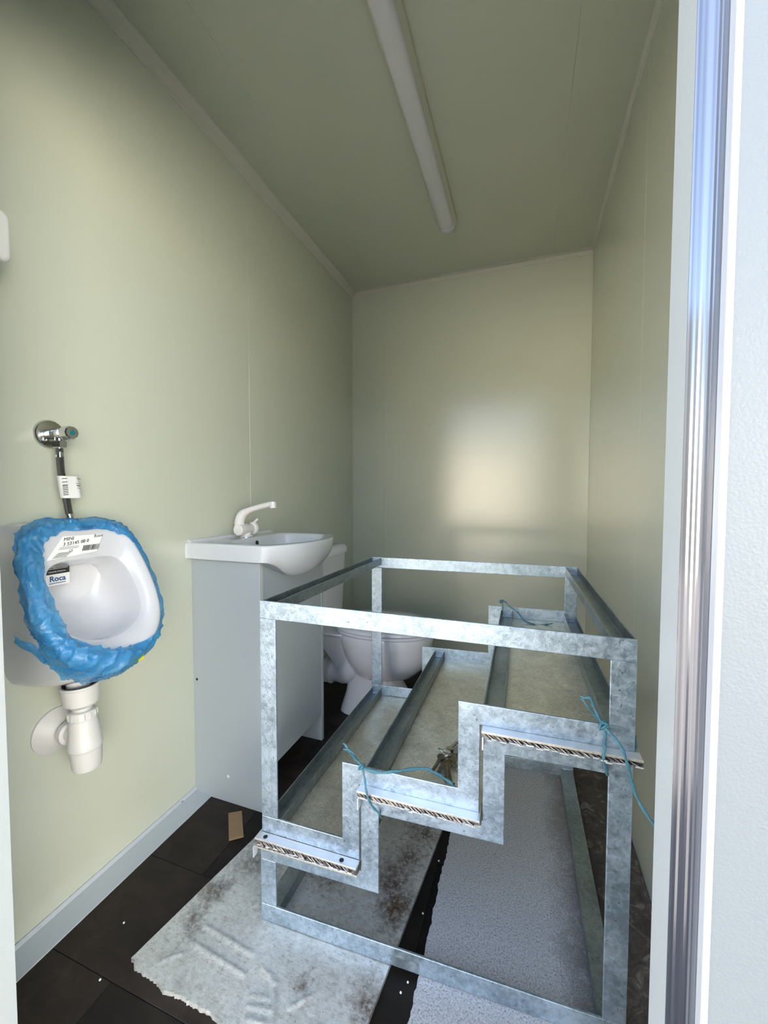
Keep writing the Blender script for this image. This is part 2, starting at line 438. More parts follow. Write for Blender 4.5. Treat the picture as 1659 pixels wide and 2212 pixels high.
# unseen walls added outside, placed to bounce sunlight in through the door
BOUNCE = painted('bounce_wall_render', (.78, .75, .68), .8, .1, 40)
BOUNCE2 = painted('pale_bounce_wall_render', (.73, .75, .73), .8, .1, 40)
for ya, yb_, yh, ym in ((Vector((-.1, -9.6, 0)), Vector((-8, -9.6, 0)), 2.75, BOUNCE), (Vector((7.4, -.9, 0)), Vector((3.6, -5.2, 0)), 2.9, BOUNCE2)):
    yn = Vector((-(yb_ - ya).y, (yb_ - ya).x, 0)).normalized() * .3
    struct(obj('wall_unseen', MB().hexa([p + Vector((0, 0, z)) for z in (-.42, yh) for p in (ya, yb_, yb_ + yn, ya + yn)]), ym))
struct(obj('wall_unseen', MB().box(.35, 3.3, -8.6, -8.2, -.42, 4.4), painted('dark_unseen_wall', (.07, .075, .08), .7, .1, 40)))  # unseen dark block, added to darken the reflection in the aluminium frame
# ------------------------------------------------------------------ ceiling light
lt = thing('ceiling_light', 'long narrow fluorescent batten light on the ceiling, unlit', 'light', (-.371, 1.95, ZC))
LX = -.371
obj('housing', MB().extr([(LX - .046, ZC), (LX - .044, ZC - .014), (LX - .032, ZC - .034), (LX + .032, ZC - .034), (LX + .044, ZC - .014), (LX + .046, ZC)], .76, 1.935), LHOUS, lt, bev=.0015)
dp = [(LX - .033, ZC - .031)] + [(LX - .033 * cos(a), ZC - .034 - .017 * sin(a)) for a in [pi * k / 12 for k in range(13)]] + [(LX + .033, ZC - .031)]
obj('diffuser', MB().extr(dp, .765, 1.93), DIFF, lt, smooth=40)
e = [(x * 1.0, z) for x, z in ([(LX - .047, ZC), (LX - .045, ZC - .014), (LX - .034, ZC - .036)] + [(LX - .034 * cos(a), ZC - .036 - .018 * sin(a)) for a in [pi * k / 12 for k in range(1, 12)]] + [(LX + .034, ZC - .036), (LX + .045, ZC - .014), (LX + .047, ZC)])]
sc_ = lambda k: [(LX + (x - LX) * k, ZC - (ZC - z) * k) for x, z in e]
obj('end_cap', MB().rings([[(x, yy, z) for x, z in sc_(k)] for yy, k in ((1.932, 1), (1.945, 1), (1.956, .93), (1.962, .75))], True, True, True), DIFF, lt, smooth=50)
obj('end_cap', MB().rings([[(x, yy, z) for x, z in sc_(k)] for yy, k in ((.762, 1), (.75, 1), (.739, .93), (.733, .75))], True, True, True), DIFF, lt, smooth=50)

# ------------------------------------------------------------------ dispenser at the left edge
dsp = thing('dispenser', 'white wall box with rounded corner on left wall at picture edge', 'dispenser', (XL, .50, 1.54))
def rrect(y0, y1, z0, z1, r, n=5):
    P = []
    for cy_, cz_, a0 in ((y1 - r, z1 - r, 0), (y0 + r, z1 - r, pi / 2), (y0 + r, z0 + r, pi), (y1 - r, z0 + r, 1.5 * pi)):
        P += [(cy_ + r * cos(a0 + pi / 2 * k / n), cz_ + r * sin(a0 + pi / 2 * k / n)) for k in range(n + 1)]
    return P
def rbox(x0, x1, y0, y1, z0, z1, r):
    mb = MB(); R = []
    for x, i in ((x0, 0), (x1 - .008, 0), (x1 - .003, .003), (x1, .009)):
        R.append([(x, yy, zz) for yy, zz in rrect(y0 + i, y1 - i, z0 + i, z1 - i, max(r - i, .002))])
    return mb.rings(R, True, True, True)
obj('cover', rbox(XL + .012, XL + .10, .405, .527, 1.503, 1.602, .016), PLA, dsp, smooth=40)
obj('back_plate', rbox(XL, XL + .014, .41, .568, 1.56, 1.62, .006), PLA, dsp, smooth=40)

# ------------------------------------------------------------------ urinal
YC = .635
rimc = [(0, .977), (.075, .974), (.114, .945), (.131, .87), (.132, .79), (.115, .73), (.07, .687), (0, .667)]
bakc = [(0, .977), (.085, .976), (.105, .955), (.107, .87), (.107, .78), (.104, .69), (.083, .615), (0, .588)]
def mir(c): return c + [(-a, z) for a, z in reversed(c[1:-1])]
NA = 84
def curve_yz(c):
    return catmull([(a, z, 0) for a, z in mir(c)], NA // 14, True)
RIM, BAK = curve_yz(rimc), curve_yz(bakc)
def off_rim(z): return .09 + (.977 - z) / .31 * .155
n_off, n_z = .894, .447
def uring(j):
    """control points (offset, dy, z) running from wall over the rim to the drain, for outline index j"""
    rd, rz = RIM[j].x, RIM[j].y; bd, bz = BAK[j].x, BAK[j].y
    P = [(0., bd, bz)]
    for t in (.3, .6, .86):
        k = t ** 1.25
        P.append((off_rim(rz) * t, bd + (rd - bd) * k, bz + (rz - bz) * k - .012 * sin(pi * t) * max(0, (.8 - rz) / .14)))
    P.append((off_rim(rz), rd, rz))
    def inset(kd, z0, z1, push):
        z = z0 + (rz - .667) / .31 * (z1 - z0); return (off_rim(z) + push * n_off, rd * kd, z + push * n_z)
    P.append(inset(.93, .682, .968, .008))
    P.append(inset(.80, .700, .952, .002))
    P.append(inset(.735, .722, .906, -.010))
    P.append(inset(.715, .729, .900, -.024))
    o, d_, z = inset(.70, .735, .897, -.06); P.append((max(.052, o - .04), d_, z))
    P.append((.040, rd * .58, .762 + (rz - .667) / .31 * .11))
    P.append((.034, rd * .25, .79 + (rz - .667) / .31 * .05))
    P.append((.035, 0, .815))
    return P
UP = [uring(j) for j in range(NA)]
def usurf(j, v):
    P = UP[j % NA]; i = int(max(0, min(len(P) - 2, math.floor(v)))); t = v - i
    g = lambda k: Vector(P[min(max(k, 0), len(P) - 1)])
    a, b_, c, d_ = g(i - 1), g(i), g(i + 1), g(i + 2)
    q = .5 * (2 * b_ + (c - a) * t + (2 * a - 5 * b_ + 4 * c - d_) * t * t + (3 * b_ - a - 3 * c + d_) * t ** 3)
    return Vector((XL + q.x, YC + q.y, q.z))
def unorm(j, v):
    e_ = .05
    du = usurf(j + 1, v) - usurf(j - 1, v); dv = usurf(j, v + e_) - usurf(j, v - e_)
    n_ = du.cross(dv)
    n_ = n_.normalized() if n_.length > 1e-12 else Vector((1, 0, 0))
    c = Vector((XL + .02, YC, .80))
    if v < 5.5 and n_.dot(usurf(j, v) - c) < 0: n_ = -n_
    if v >= 5.5 and n_.x < 0: n_ = -n_
    return n_
ur = thing('urinal', 'small white ceramic wall urinal with stickers inside the bowl', 'urinal', (XL, YC, .588))
R = []
vv = 0.
while vv < 12.001:
    R.append([usurf(j, min(vv, 11.999)) for j in range(NA)]); vv += .2
obj('bowl', MB().rings(R, True, True, True), CER, ur, smooth=60)
ub = ur
# product sticker on the sloping upper band
def band(dy, v): # point on top band near outline top at lateral dy
    best = min(range(NA), key=lambda j: abs(UP[j][6][1] - dy) if UP[j][6][2] > .9 else 9)
    return usurf(best, v)
pa, pb, pc, pd = Vector((XL + off_rim(.950) + .003, YC - .048, .944)), Vector((XL + off_rim(.950) + .003, YC + .056, .944)), None, None
def upl(dy, z, push=.0035):  # points on the tilted band plane between ring 6 (z .952) and ring 7 (z .904)
    t = (.953 - z) / (.953 - .9015)
    o0 = off_rim(.952) + .002 * n_off; o1 = off_rim(.906) - .010 * n_off
    return Vector((XL + o0 + (o1 - o0) * t + push, YC + dy, z + push * .3))
def quad_sticker(name, P, mat, par, th=.0006):
    n_ = (P[1] - P[0]).cross(P[3] - P[0]).normalized() * th
    mb = MB().hexa([p for p in P] + [p + n_ for p in P]); return obj(name, mb, mat, par)
s1 = quad_sticker('product_label', [upl(-.080, .899), upl(.028, .906), upl(.050, .945), upl(-.040, .947)], PAPER, ur)
xd = upl(.03, .92) - upl(-.03, .92) + Vector((0, 0, .004)); yd = upl(0, .945) - upl(0, .91) + Vector((0, .010, 0))
def lab(b_, sz, dy, z, mat=INK, sh=.35, bold=.0): return text(b_, sz, mat, upl(dy, z, .0053), xd, yd, s1, shear=sh, bold=bold)
lab('MINI', .0105, -.030, .9400); lab('3 53145 00 0', .0105, -.016, .9305); lab('Roca', .010, .036, .9415)
lab('CE', .007, -.030, .914); lab('white  urinal  vitreous', .0034, -.026, .9225, GREYINK) if False else None
mb = MB()
rb = random.Random(5); xx = .0
for k in range(16):
    w_ = rb.choice((.0008, .0013, .002)); d0 = -.006 + xx; z0, z1 = .9105, .9225
    sk = .006
    mb.add([upl(d0, z0, .0053), upl(d0 + w_, z0, .0053), upl(d0 + w_ + sk, z1, .0053), upl(d0 + sk, z1, .0053)], [(0, 1, 2, 3)]); xx += w_ + rb.choice((.0008, .0012))
obj('barcode', mb, INK, s1, stuff=True)
mb = MB()
for k in range(7):
    z = .9222 - k * .003 if k < 2 else .911 - (k - 2) * .0022
    d0 = -.050 - k * .003; wdt = .040 if k < 2 else .028
    mb.add([upl(d0, z, .0053), upl(d0 + wdt, z, .0053), upl(d0 + wdt, z + .0009, .0053), upl(d0, z + .0009, .0053)], [(0, 1, 2, 3)])
obj('small_print', mb, GREYINK, s1, stuff=True)
# black and white sticker on the bowl's back
def cav(dy, z, push=0.): return Vector((XL + .058 + push, YC + dy, z))
cav_ = cav
cav = lambda dy, z, push=0.: cav_(dy + .006, z - .006, push)
s2 = quad_sticker('maker_sticker', [cav(-.056, .838), cav(-.002, .838), cav(-.002, .888), cav(-.056, .888)], PAPER, ur)
quad_sticker('black_band', [cav(-.056, .864, .0007), cav(-.002, .864, .0007), cav(-.002, .888, .0007), cav(-.056, .888, .0007)], INK, s2, .0003)
text('Roca', .017, BLUEINK, cav(-.028, .853, .001), (0, 1, 0), (0, 0, 1), s2, bold=.0004)
obj('underline', MB().box(XL + .059, XL + .0594, YC - .040, YC - .005, .8365, .8380), BLUEINK, s2)
for k, tx in enumerate(('Vitreous China', 'Porcelana vitrificada-Louca Sanitaria', 'Ceramika Sanitarna')):
    text(tx, .0046 if k != 1 else .0032, WHITEINK, cav(-.029, .884 - k * .007, .0012), (0, 1, 0), (0, 0, 1), s2)

# blue film round the rim
wrp = thing('plastic_wrap', 'crumpled translucent blue plastic film wrapped round the urinal rim', 'wrap', (XL + .2, YC, .66))
from mathutils import noise as mn
def wave_in(a, pts):   # piecewise periodic interpolation
    L = len(pts)
    for i in range(L):
        a0, v0 = pts[i]; a1, v1 = pts[(i + 1) % L]
        if i == L - 1: a1 += 1
        if a0 <= a <= a1 or (i == L - 1 and a + 1 <= a1):
            q = (a - a0) if a >= a0 else a + 1 - a0
            t = q / (a1 - a0); t = t * t * (3 - 2 * t); return v0 + (v1 - v0) * t
    return pts[0][1]
VS = [(0, 2.7), (.12, 3.1), (.25, 3.55), (.38, 3.3), (.5, 2.35), (.6, 2.6), (.72, 2.9), (.85, 3.0)]
VE = [(0, 5.85), (.07, 5.9), (.12, 5.9), (.16, 5.3), (.22, 4.6), (.3, 4.3), (.4, 4.6), (.5, 5.7), (.58, 5.75), (.68, 5.9), (.78, 6.0), (.88, 6.15), (.93, 6.0), (.955, 5.85)]
NS, NT = 34, 300
Rw = []
for jj in range(NT):
    a = jj / NT; jf = a * NA; j0 = int(jf); fr = jf - j0
    row = []
    v0, v1 = wave_in(a, VS), wave_in(a, VE) + .12 * mn.noise((a * 40, 3, 0))
    for k in range(NS):
        v = v0 + (v1 - v0) * k / (NS - 1)
        p = usurf(j0, v) * (1 - fr) + usurf(j0 + 1, v) * fr
        n_ = (unorm(j0, v) * (1 - fr) + unorm(j0 + 1, v) * fr).normalized()
        amp = .0045 + .006 * max(0, 1 - abs(a - .52) / .16) + .002 * (1 if a > .62 else 0)
        rdg = 1 - 2 * abs(mn.noise((a * 34 + v * .8, v * .9 - a * 9, 7)))
        hgt = .003 + amp * (.55 + .7 * mn.noise((p.x * 22, p.y * 26, p.z * 26)) + .75 * rdg ** 3 + .2 * mn.noise((a * 90, v * 2.2, 3)))
        row.append(p + n_ * max(.002, hgt))
    Rw.append(row)
Rw.append(Rw[0])
obj('film', MB().rings(Rw, False), WRAP, wrp, smooth=70)
# torn flap trailing along the flank
flp = []
for t in [k / 14 for k in range(15)]:
    c = Vector((XL + .10 + .115 * t, YC - .125 + .07 * t, .752 - .055 * t - .02 * sin(pi * t)))
    w_ = .006 + .020 * t
    flp.append([c + Vector((.01 + .004 * sin(9 * t), -.012, w_ * s_ + .003 * sin(20 * t + 3 * s_))) + Vector((.006 * (1 - s_ * s_), 0, 0)) for s_ in (-1, -.5, 0, .5, 1)])
obj('flap', MB().rings(flp, False), WRAP, wrp, smooth=70)
text('Roca', .0125, BLUEINK, Vector((XL + off_rim(.960) + .027, YC + .004, .9665)), (0, 1, 0), (-.35, 0, 1), wrp, bold=.0003)
mb = MB()
for k in range(7):
    p = Vector((XL + .232 + .004 * rb.random(), YC + .020 + .004 * k * .8, .660 + .006 * rb.random()))
    mb.tube([p, p + Vector((.004, .006, -.006)), p + Vector((.001, .008, .004))], [.003, .004, .0015], 6)
obj('yellow_tape', mb, YELLOW, wrp)['label'] = 'yellow scrap of tape'

# flush valve
fv = thing('flush_valve', 'chrome stop valve with round wall plate above the urinal', 'valve', (XL, .642, 1.185))
VY, VZ = .640, 1.185
obj('wall_plate', MB().lathe((XL, VY, VZ), (1, 0, 0), [(0, .034), (.004, .034), (.008, .031), (.0095, .024), (.010, .012)], 36), CHROME, fv, smooth=40)
obj('body', MB().lathe((XL + .008, VY, VZ), (1, 0, 0), [(0, .012), (.012, .012), (.013, .009), (.018, .009), (.019, .013), (.04, .013), (.042, .010), (.05, .010)], 24), CHROME, fv, smooth=40)
kn = obj('knob', MB().lathe((XL + .052, VY, VZ), (1, 0, 0), [(0, .009), (.004, .015), (.010, .0165), (.028, .0155), (.031, .0135)], 10), CHROME, fv, smooth=20)
obj('knob_dot', MB().lathe((XL + .083, VY, VZ), (1, 0, 0), [(0, .0055), (.0006, .0055)], 16), TEAL, kn)
obj('outlet', MB().tube([(XL + .036, VY, VZ), (XL + .036, VY, VZ - .02)], .009, 16), CHROME, fv, smooth=40)
obj('hex_nut', MB().lathe((XL + .036, VY, VZ - .017), (0, 0, -1), [(0, .013), (.002, .0155), (.015, .0155), (.017, .013)], 6), CHROME, fv)
# braided hose
hs = thing('braided_hose', 'braided steel hose running down from valve to urinal', 'hose', (XL + .05, .648, .975))
hp = catmull([(XL + .036, .640, 1.150), (XL + .036, .640, 1.13), (XL + .040, .640, 1.09), (XL + .048, .644, 1.03), (XL + .052, .650, .975)], 8)
obj('hose', MB().tube(hp, .0078, 14), BRAID, hs, smooth=60)
obj('ferrule', MB().tube([(XL + .036, .640, 1.152), (XL + .036, .640, 1.135), (XL + .037, .640, 1.128)], [.007, .0078, .0088], 16), CHROME, hs, smooth=50)
obj('ferrule', MB().tube([(XL + .0505, .6478, .995), (XL + .052, .650, .972)], [.0088, .0082], 16), CHROME, hs, smooth=50)
lb = []
for z in (1.085, 1.075, 1.06, 1.045, 1.033):
    t = (1.085 - z) / .05; c = Vector((XL + .043 + .005 * t, .641 + .004 * t, z))
    row = [c + Vector((.012 * cos(a), .012 * sin(a), 0)) for a in [radians(d_) for d_ in (-120, -90, -60, -30, 0, 30)]]
    row += [c + Vector((.011, .018, .0)), c + Vector((.010, .026, .001)), c + Vector((.004, .030, .002))]
    lb.append(row)
hl = obj('paper_tag', MB().rings(lb, False), PAPER, hs, smooth=60)
tx_c = Vector((XL + .0605, .650, 1.06))
mb = MB()
for k, (z, w_) in enumerate(((1.078, .010), (1.070, .006), (1.063, .011), (1.060, .009), (1.056, .012), (1.052, .010), (1.048, .012), (1.044, .011), (1.040, .010))):
    c = Vector((XL + .0555 + (1.085 - z) * .1, .6345, z)); mb.add([c + Vector((.0, -.004, -.0004)), c + Vector((.0036, .0055, -.0004 + .001)), c + Vector((.0036, .0055, .0012 + .001)), c + Vector((0, -.004, .0012))], [(0, 1, 2, 3)])
for z, y0, y1, h in ((1.0795, .663, .672, .0012), (1.068, .660, .672, .0008), (1.0625, .662, .671, .0018), (1.057, .663, .671, .0008)):
    mb.add([(XL + .0572, y0, z), (XL + .0560, y1, z - .0015), (XL + .0560, y1, z - .0015 + h), (XL + .0572, y0, z + h)], [(0, 1, 2, 3)])
obj('small_print', mb, INK, hl, stuff=True)

# waste trap
TY = .640
tr = thing('waste_trap', 'white plastic bottle trap under the urinal with wall rosette', 'trap', (XL, TY, .39))
TX = XL + .088
obj('rosette', MB().lathe((XL, .634, .466), (1, 0, 0), [(0, .055), (.006, .055), (.022, .030), (.026, .024), (.028, .012)], 36), PLAW, tr, smooth=40)
obj('elbow', MB().tube([(XL + .015, .634, .466), (XL + .05, .635, .468), (TX, TY, .475)], .019, 20), PLAW, tr, smooth=40)
obj('union_nut', MB().lathe((XL + .036, .635, .467), (1, 0, .05), [(0, .024), (.003, .0265), (.016, .0265), (.018, .023)], 24), PLAW, tr, smooth=30)
AX = Vector((.06, .015, -1)).normalized()
tb = Vector((TX - .006, TY, .592))
obj('inlet_cup', MB().rings([[tb + AX * d_ + Vector((r_ * cos(2 * pi * k / 32), r_ * sin(2 * pi * k / 32), 0)) for k in range(32)] for d_, r_ in ((.02, .034), (.0, .036), (0, .0405), (.004, .0405), (.006, .0385), (.044, .036), (.052, .028), (.054, .018))], True, True, True), PLAW, tr, smooth=35)
obj('rubber_seal', MB().rings([[tb + AX * d_ + Vector((r_ * cos(2 * pi * k / 32), r_ * sin(2 * pi * k / 32), 0)) for k in range(32)] for d_, r_ in ((.012, .012), (.012, .034), (-.002, .0355), (-.001, .0335), (.010, .028))], True, False, False), RUBBER, tr, smooth=35)
obj('drain_spigot', MB().tube([tb + AX * .02 + Vector((-.006, 0, 0)), tb - AX * .022 + Vector((-.008, 0, 0))], [.022, .026], 24), CER, tr, smooth=40)
obj('collar', MB().rings([[tb + AX * d_ + Vector((r_ * cos(2 * pi * k / 32), r_ * sin(2 * pi * k / 32), 0)) for k in range(32)] for d_, r_ in ((.050, .019), (.062, .019), (.064, .0265), (.068, .0285), (.082, .029), (.084, .027))], True, True, True), PLAW, tr, smooth=35)
mb = MB()
for k in range(14):
    a = 2 * pi * k / 14; c = tb + AX * .073 + Vector((.0292 * cos(a), .0292 * sin(a), 0))
    mb.tube([c - AX * .007, c + AX * .007], .0014, 5)
obj('grip_rib', mb, PLAW, tr, stuff=True)
obj('bottle', MB().rings([[tb + AX * d_ + Vector((r_ * cos(2 * pi * k / 36), r_ * sin(2 * pi * k / 36), 0)) for k in range(36)] for d_, r_ in ((.083, .0265), (.09, .029), (.138, .034), (.142, .0355), (.152, .0355), (.154, .034), (.16, .033), (.196, .0305), (.203, .028), (.206, .018))], True, True, True), PLAW, tr, smooth=35)

# ------------------------------------------------------------------ vanity cabinet
VX1, VY0, VY1, VZT = -.800, 1.063, 1.490, .829
vn = thing('vanity_cabinet', 'white floor-standing vanity cabinet under the washbasin', 'cabinet', ((XL + VX1) / 2, (VY0 + VY1) / 2, 0))
sp = obj('side_panel', MB().box(XL, VX1, VY0, VY0 + .017, .0, VZT), VAN, vn, bev=.0008, seg=1)
obj('side_panel', MB().box(XL + .004, VX1, VY1 - .017, VY1, 0, VZT), VAN, vn, bev=.0008, seg=1)
obj('door', MB().box(VX1 - .019, VX1 - .002, VY0 + .020, VY1 - .020, .112, VZT - .003), VAN, vn, bev=.001, seg=1)
obj('edge_band', MB().box(VX1, VX1 + .0012, VY0 + .0004, VY0 + .0166, .001, VZT - .001), VANEDGE, vn)
obj('bottom_board', MB().box(XL + .02, VX1 - .02, VY0 + .017, VY1 - .017, .112, .128), VAN, vn)
obj('screw_hole', MB().lathe((XL + .016, VY0, .405), (0, -1, 0), [(0, .0045), (.0005, .0045)], 14), DARK, vn)
obj('cover_cap', MB().lathe((-.935, VY0, .090), (0, -1, 0), [(0, .0055), (.001, .005)], 16), PLA, vn)

# ------------------------------------------------------------------ washbasin
wb_ = thing('washbasin', 'white ceramic washbasin with bowed front on the vanity', 'sink', (XL, 1.27, .83))
YS = 1.272
half = [(XL, 0), (XL, .10), (XL, .222), (-1.06, .229), (-.92, .229), (-.80, .2285), (-.768, .222), (-.745, .198), (-.712, .145), (-.69, .085), (-.68, 0)]
outl = [Vector((x, YS + d_, 0)) for x, d_ in half] + [Vector((x, YS - d_, 0)) for x, d_ in reversed(half[1:-1])]
# polyline -> denser with catmull only on the front part
OUT = catmull(outl, 5, True)
inn_half = [(-.975, 0), (-.975, .08), (-.970, .135), (-.945, .168), (-.90, .185), (-.84, .188), (-.79, .180), (-.758, .148), (-.730, .100), (-.714, .05), (-.709, 0)]
innl = [Vector((x, YS + d_, 0)) for x, d_ in inn_half] + [Vector((x, YS - d_, 0)) for x, d_ in reversed(inn_half[1:-1])]
INN = catmull(innl, 5, True)
def sstep(x): x = max(0, min(1, x)); return x * x * (3 - 2 * x)
def sink_ring(d_):
    R_ = []
    for p in OUT:
        f_ = sstep((p.x + .792) / .075)
        fy = max(0, 1 - (abs(p.y - YS) / .226) ** 2.2) ** .85
        drop = (.052 * (1 - f_) + (.05 + .085 * fy) * f_)
        ang = d_ * pi / 2
        k_in = f_ * (.10 + .90 * fy) * (1 - cos(ang))
        c = Vector((-.835, YS, 0))
        q = p + (c - p) * k_in * Vector((.80, .40, 0)).length * .9 if False else Vector((p.x + (c.x - p.x) * k_in * .80, p.y + (c.y - p.y) * k_in * .42, 0))
        z = .880 - drop * (sin(ang) * f_ + d_ * (1 - f_))
        R_.append(Vector((q.x, q.y, z)))
    return R_
def inner_ring(k, z):
    c = Vector((-.845, YS, 0)); return [Vector((c.x + (p.x - c.x) * k, c.y + (p.y - c.y) * k, z)) for p in INN]
R = [inner_ring(.03, .778), inner_ring(.35, .780), inner_ring(.62, .786), inner_ring(.82, .803), inner_ring(.92, .828), inner_ring(.975, .862), inner_ring(1.0, .876), inner_ring(1.018, .8805)]
def inset_out(k, z): return [Vector((p.x + (q.x - p.x) * k, p.y + (q.y - p.y) * k, z)) for p, q in zip(OUT, INN)]
R += [inset_out(.5, .8805), inset_out(.12, .8808), inset_out(.03, .879)]
R += [[Vector((p.x, p.y, .874 if True else 0)) for p in OUT]]
for k in range(1, 11):
    r_ = sink_ring(k / 10); R.append([Vector((p.x, p.y, min(p.z, .874 - .0006 * k))) for p in r_])
obj('basin', MB().rings(R, True, True, True), CER_SINK, wb_, smooth=55)
obj('back_lip', MB().extr([(XL, .880), (XL + .016, .880), (XL + .014, .886), (XL + .009, .8895), (XL, .8895)], 1.048, 1.497), CER_SINK, wb_, smooth=60)
obj('overflow_hole', MB().lathe((-.9695, 1.275, .858), (1, 0, .12), [(0, .0085), (.0025, .0085), (.003, .006)], 20), DARK, wb_)
obj('overflow_ring', MB().lathe((-.9695, 1.275, .858), (1, 0, .12), [(0, .0105), (.002, .0105)], 20), CHROME, wb_)
obj('drain', MB().lathe((-.845, YS, .7795), (0, 0, 1), [(0, .026), (.002, .026), (.003, .02)], 24), CHROME, wb_, smooth=40)
# tap
tp = thing('basin_tap', 'white plastic mixer tap with long spout on washbasin deck', 'tap', (-1.015, 1.272, .881))
obj('base', MB().lathe((-1.013, 1.272, .881), (0, 0, 1), [(0, .025), (.004, .025), (.006, .019), (.02, .017)], 24), TAP, tp, smooth=40)
obj('base_ring', MB().lathe((-1.013, 1.272, .8806), (0, 0, 1), [(0, .028), (.002, .0275)], 28), CHROME, tp)
obj('body', MB().lathe((-1.015, 1.222, .910), (0, 1, 0), [(0, .018), (.003, .0215), (.055, .0215), (.06, .019), (.078, .019), (.081, .023)], 28), TAP, tp, smooth=35)
obj('handle', MB().lathe((-1.015, 1.304, .910), (0, 1, 0), [(0, .0235), (.004, .026), (.010, .026), (.013, .022)], 28), TAP, tp, smooth=35)
obj('lever', MB().tube([(-1.012, 1.311, .928), (-1.002, 1.314, .941), (-.996, 1.318, .947)], [.006, .005, .004], 10), TAP, tp, smooth=60)
spt = catmull([(-1.020, 1.243, .915), (-1.022, 1.243, .940), (-1.010, 1.245, .968), (-.982, 1.248, .984), (-.945, 1.252, .995), (-.905, 1.257, 1.005), (-.878, 1.260, 1.009)], 6)
nsp = len(spt)
so = obj('spout', MB().tube(spt, [.0185 - .0075 * sstep((i / (nsp - 1) - .25) / .3) - .001 * i / nsp for i in range(nsp)], 16), TAP, tp, smooth=60)
obj('aerator', MB().lathe((-.884, 1.259, 1.007), (.06, 0, -1), [(-.011, .004), (-.009, .012), (.006, .0125), (.007, .0115), (.014, .0115), (.015, .008)], 20), TAP, tp, smooth=35)

# ------------------------------------------------------------------ toilet
TYC = 1.80
tl = thing('toilet', 'white close-coupled toilet with closed lid behind the vanity', 'toilet', (-.70, TYC, 0))
def egg(xr, xf, w, z, n=40, sq=2.3, yc=TYC):
    c = xr + (xf - xr) * .42; P = []
    for k in range(n):
        a = 2 * pi * k / n; ca, sa = cos(a), sin(a)
        e_ = 2 / sq
        px = math.copysign(abs(ca) ** e_, ca); py = math.copysign(abs(sa) ** e_, sa)
        P.append(Vector((c + (xf - c if px > 0 else c - xr) * px, yc + w * py, z)))
    return P
mb = MB()
mb.rings([egg(-.74, -.60, .04, .165), egg(-.765, -.545, .085, .174), egg(-.79, -.475, .122, .20), egg(-.815, -.425, .150, .25), egg(-.835, -.402, .165, .30), egg(-.86, -.395, .175, .362), egg(-.87, -.392, .178, .388), egg(-.87, -.396, .176, .398), egg(-.85, -.42, .15, .400)], True, True, True)
mb.rings([egg(-.845, -.47, .112, .0, sq=3.6), egg(-.842, -.475, .109, .02, sq=3.4), egg(-.822, -.515, .094, .09, sq=3), egg(-.815, -.55, .088, .15, sq=2.6), egg(-.80, -.56, .088, .22, sq=2.4), egg(-.80, -.56, .10, .30, sq=2.4)], True, True, True)
mb.tube(catmull([(-.70, TYC - .03, .30), (-.745, TYC - .03, .255), (-.79, TYC - .025, .20), (-.83, TYC - .015, .168), (-.87, TYC - .005, .157), (-.93, TYC, .155)], 5), [.06 + .012 * sin(pi * k / 16) for k in range(17)] + [.06 - .0014 * k for k in range(9)], 24)
# rear deck under the cistern, tapering to a thin edge, with a web down to the outlet
mb.rings([[(x, y, z) for x, y in rrect(-1.04, -.78, TYC - w_, TYC + w_, .04, 4)] for z, w_ in ((.374, .13), (.380, .15), (.394, .160), (.398, .158))], True, True, True)
for s_ in (-1, 1):
    mb.hexa([(-.865, TYC + s_ * .05 - .009, .20), (-.80, TYC + s_ * .06 - .009, .20), (-.80, TYC + s_ * .06 + .009, .20), (-.865, TYC + s_ * .05 + .009, .20),
             (-.945, TYC + s_ * .13 - .009, .378), (-.80, TYC + s_ * .13 - .009, .378), (-.80, TYC + s_ * .13 + .009, .378), (-.945, TYC + s_ * .13 + .009, .378)])
obj('bowl', mb, CER_WC, tl, smooth=50)
obj('outlet_pipe', MB().tube([(XL, TYC, .152), (-.93, TYC, .155)], .056, 28), GREYPIPE, tl, smooth=40)
obj('pipe_collar', MB().lathe((-.955, TYC, .155), (1, 0, 0), [(0, .058), (.002, .064), (.018, .064), (.020, .060), (.030, .060), (.034, .066), (.044, .066), (.046, .055)], 32), PLAW, tl, smooth=35)
obj('seat', MB().rings([egg(-.87, -.392, .178, .400), egg(-.87, -.388, .182, .403), egg(-.87, -.388, .182, .412), egg(-.87, -.392, .178, .415)], True, True, True), CER_WC, tl, smooth=50)
obj('lid', MB().rings([egg(-.875, -.392, .179, .417), egg(-.875, -.387, .184, .420), egg(-.875, -.388, .183, .428), egg(-.87, -.398, .174, .436), egg(-.82, -.46, .12, .440)], True, True, True), CER_WC, tl, smooth=50)
def cis(z, i, bul):
    P = []
    x0, x1, w = XL + .012, -.912, .166
    n = 14
    P += [Vector((x0, TYC - w + i, z))]
    for k in range(n + 1):
        t = -1 + 2 * k / n
        P.append(Vector((x1 - i + bul * (1 - abs(t) ** 2.4) - .012 * (abs(t) > .99), TYC + (w - i) * t, z)))
    P += [Vector((x0, TYC + w - i, z))]
    return P
obj('cistern', MB().rings([cis(.398, .02, .008), cis(.41, .012, .010), cis(.60, .004, .012), cis(.738, 0, .014)], True, True, True), CER_WC, tl, smooth=35)
obj('cistern_lid', MB().rings([cis(.7395, -.004, .015), cis(.742, -.008, .016), cis(.765, -.008, .016), cis(.778, .0, .014), cis(.783, .02, .010)], True, True, True), CER_WC, tl, smooth=50)
obj('flush_button', MB().lathe((-.985, TYC, .783), (0, 0, 1), [(0, .022), (.003, .022), (.005, .018)], 24), CHROME, tl, smooth=40)

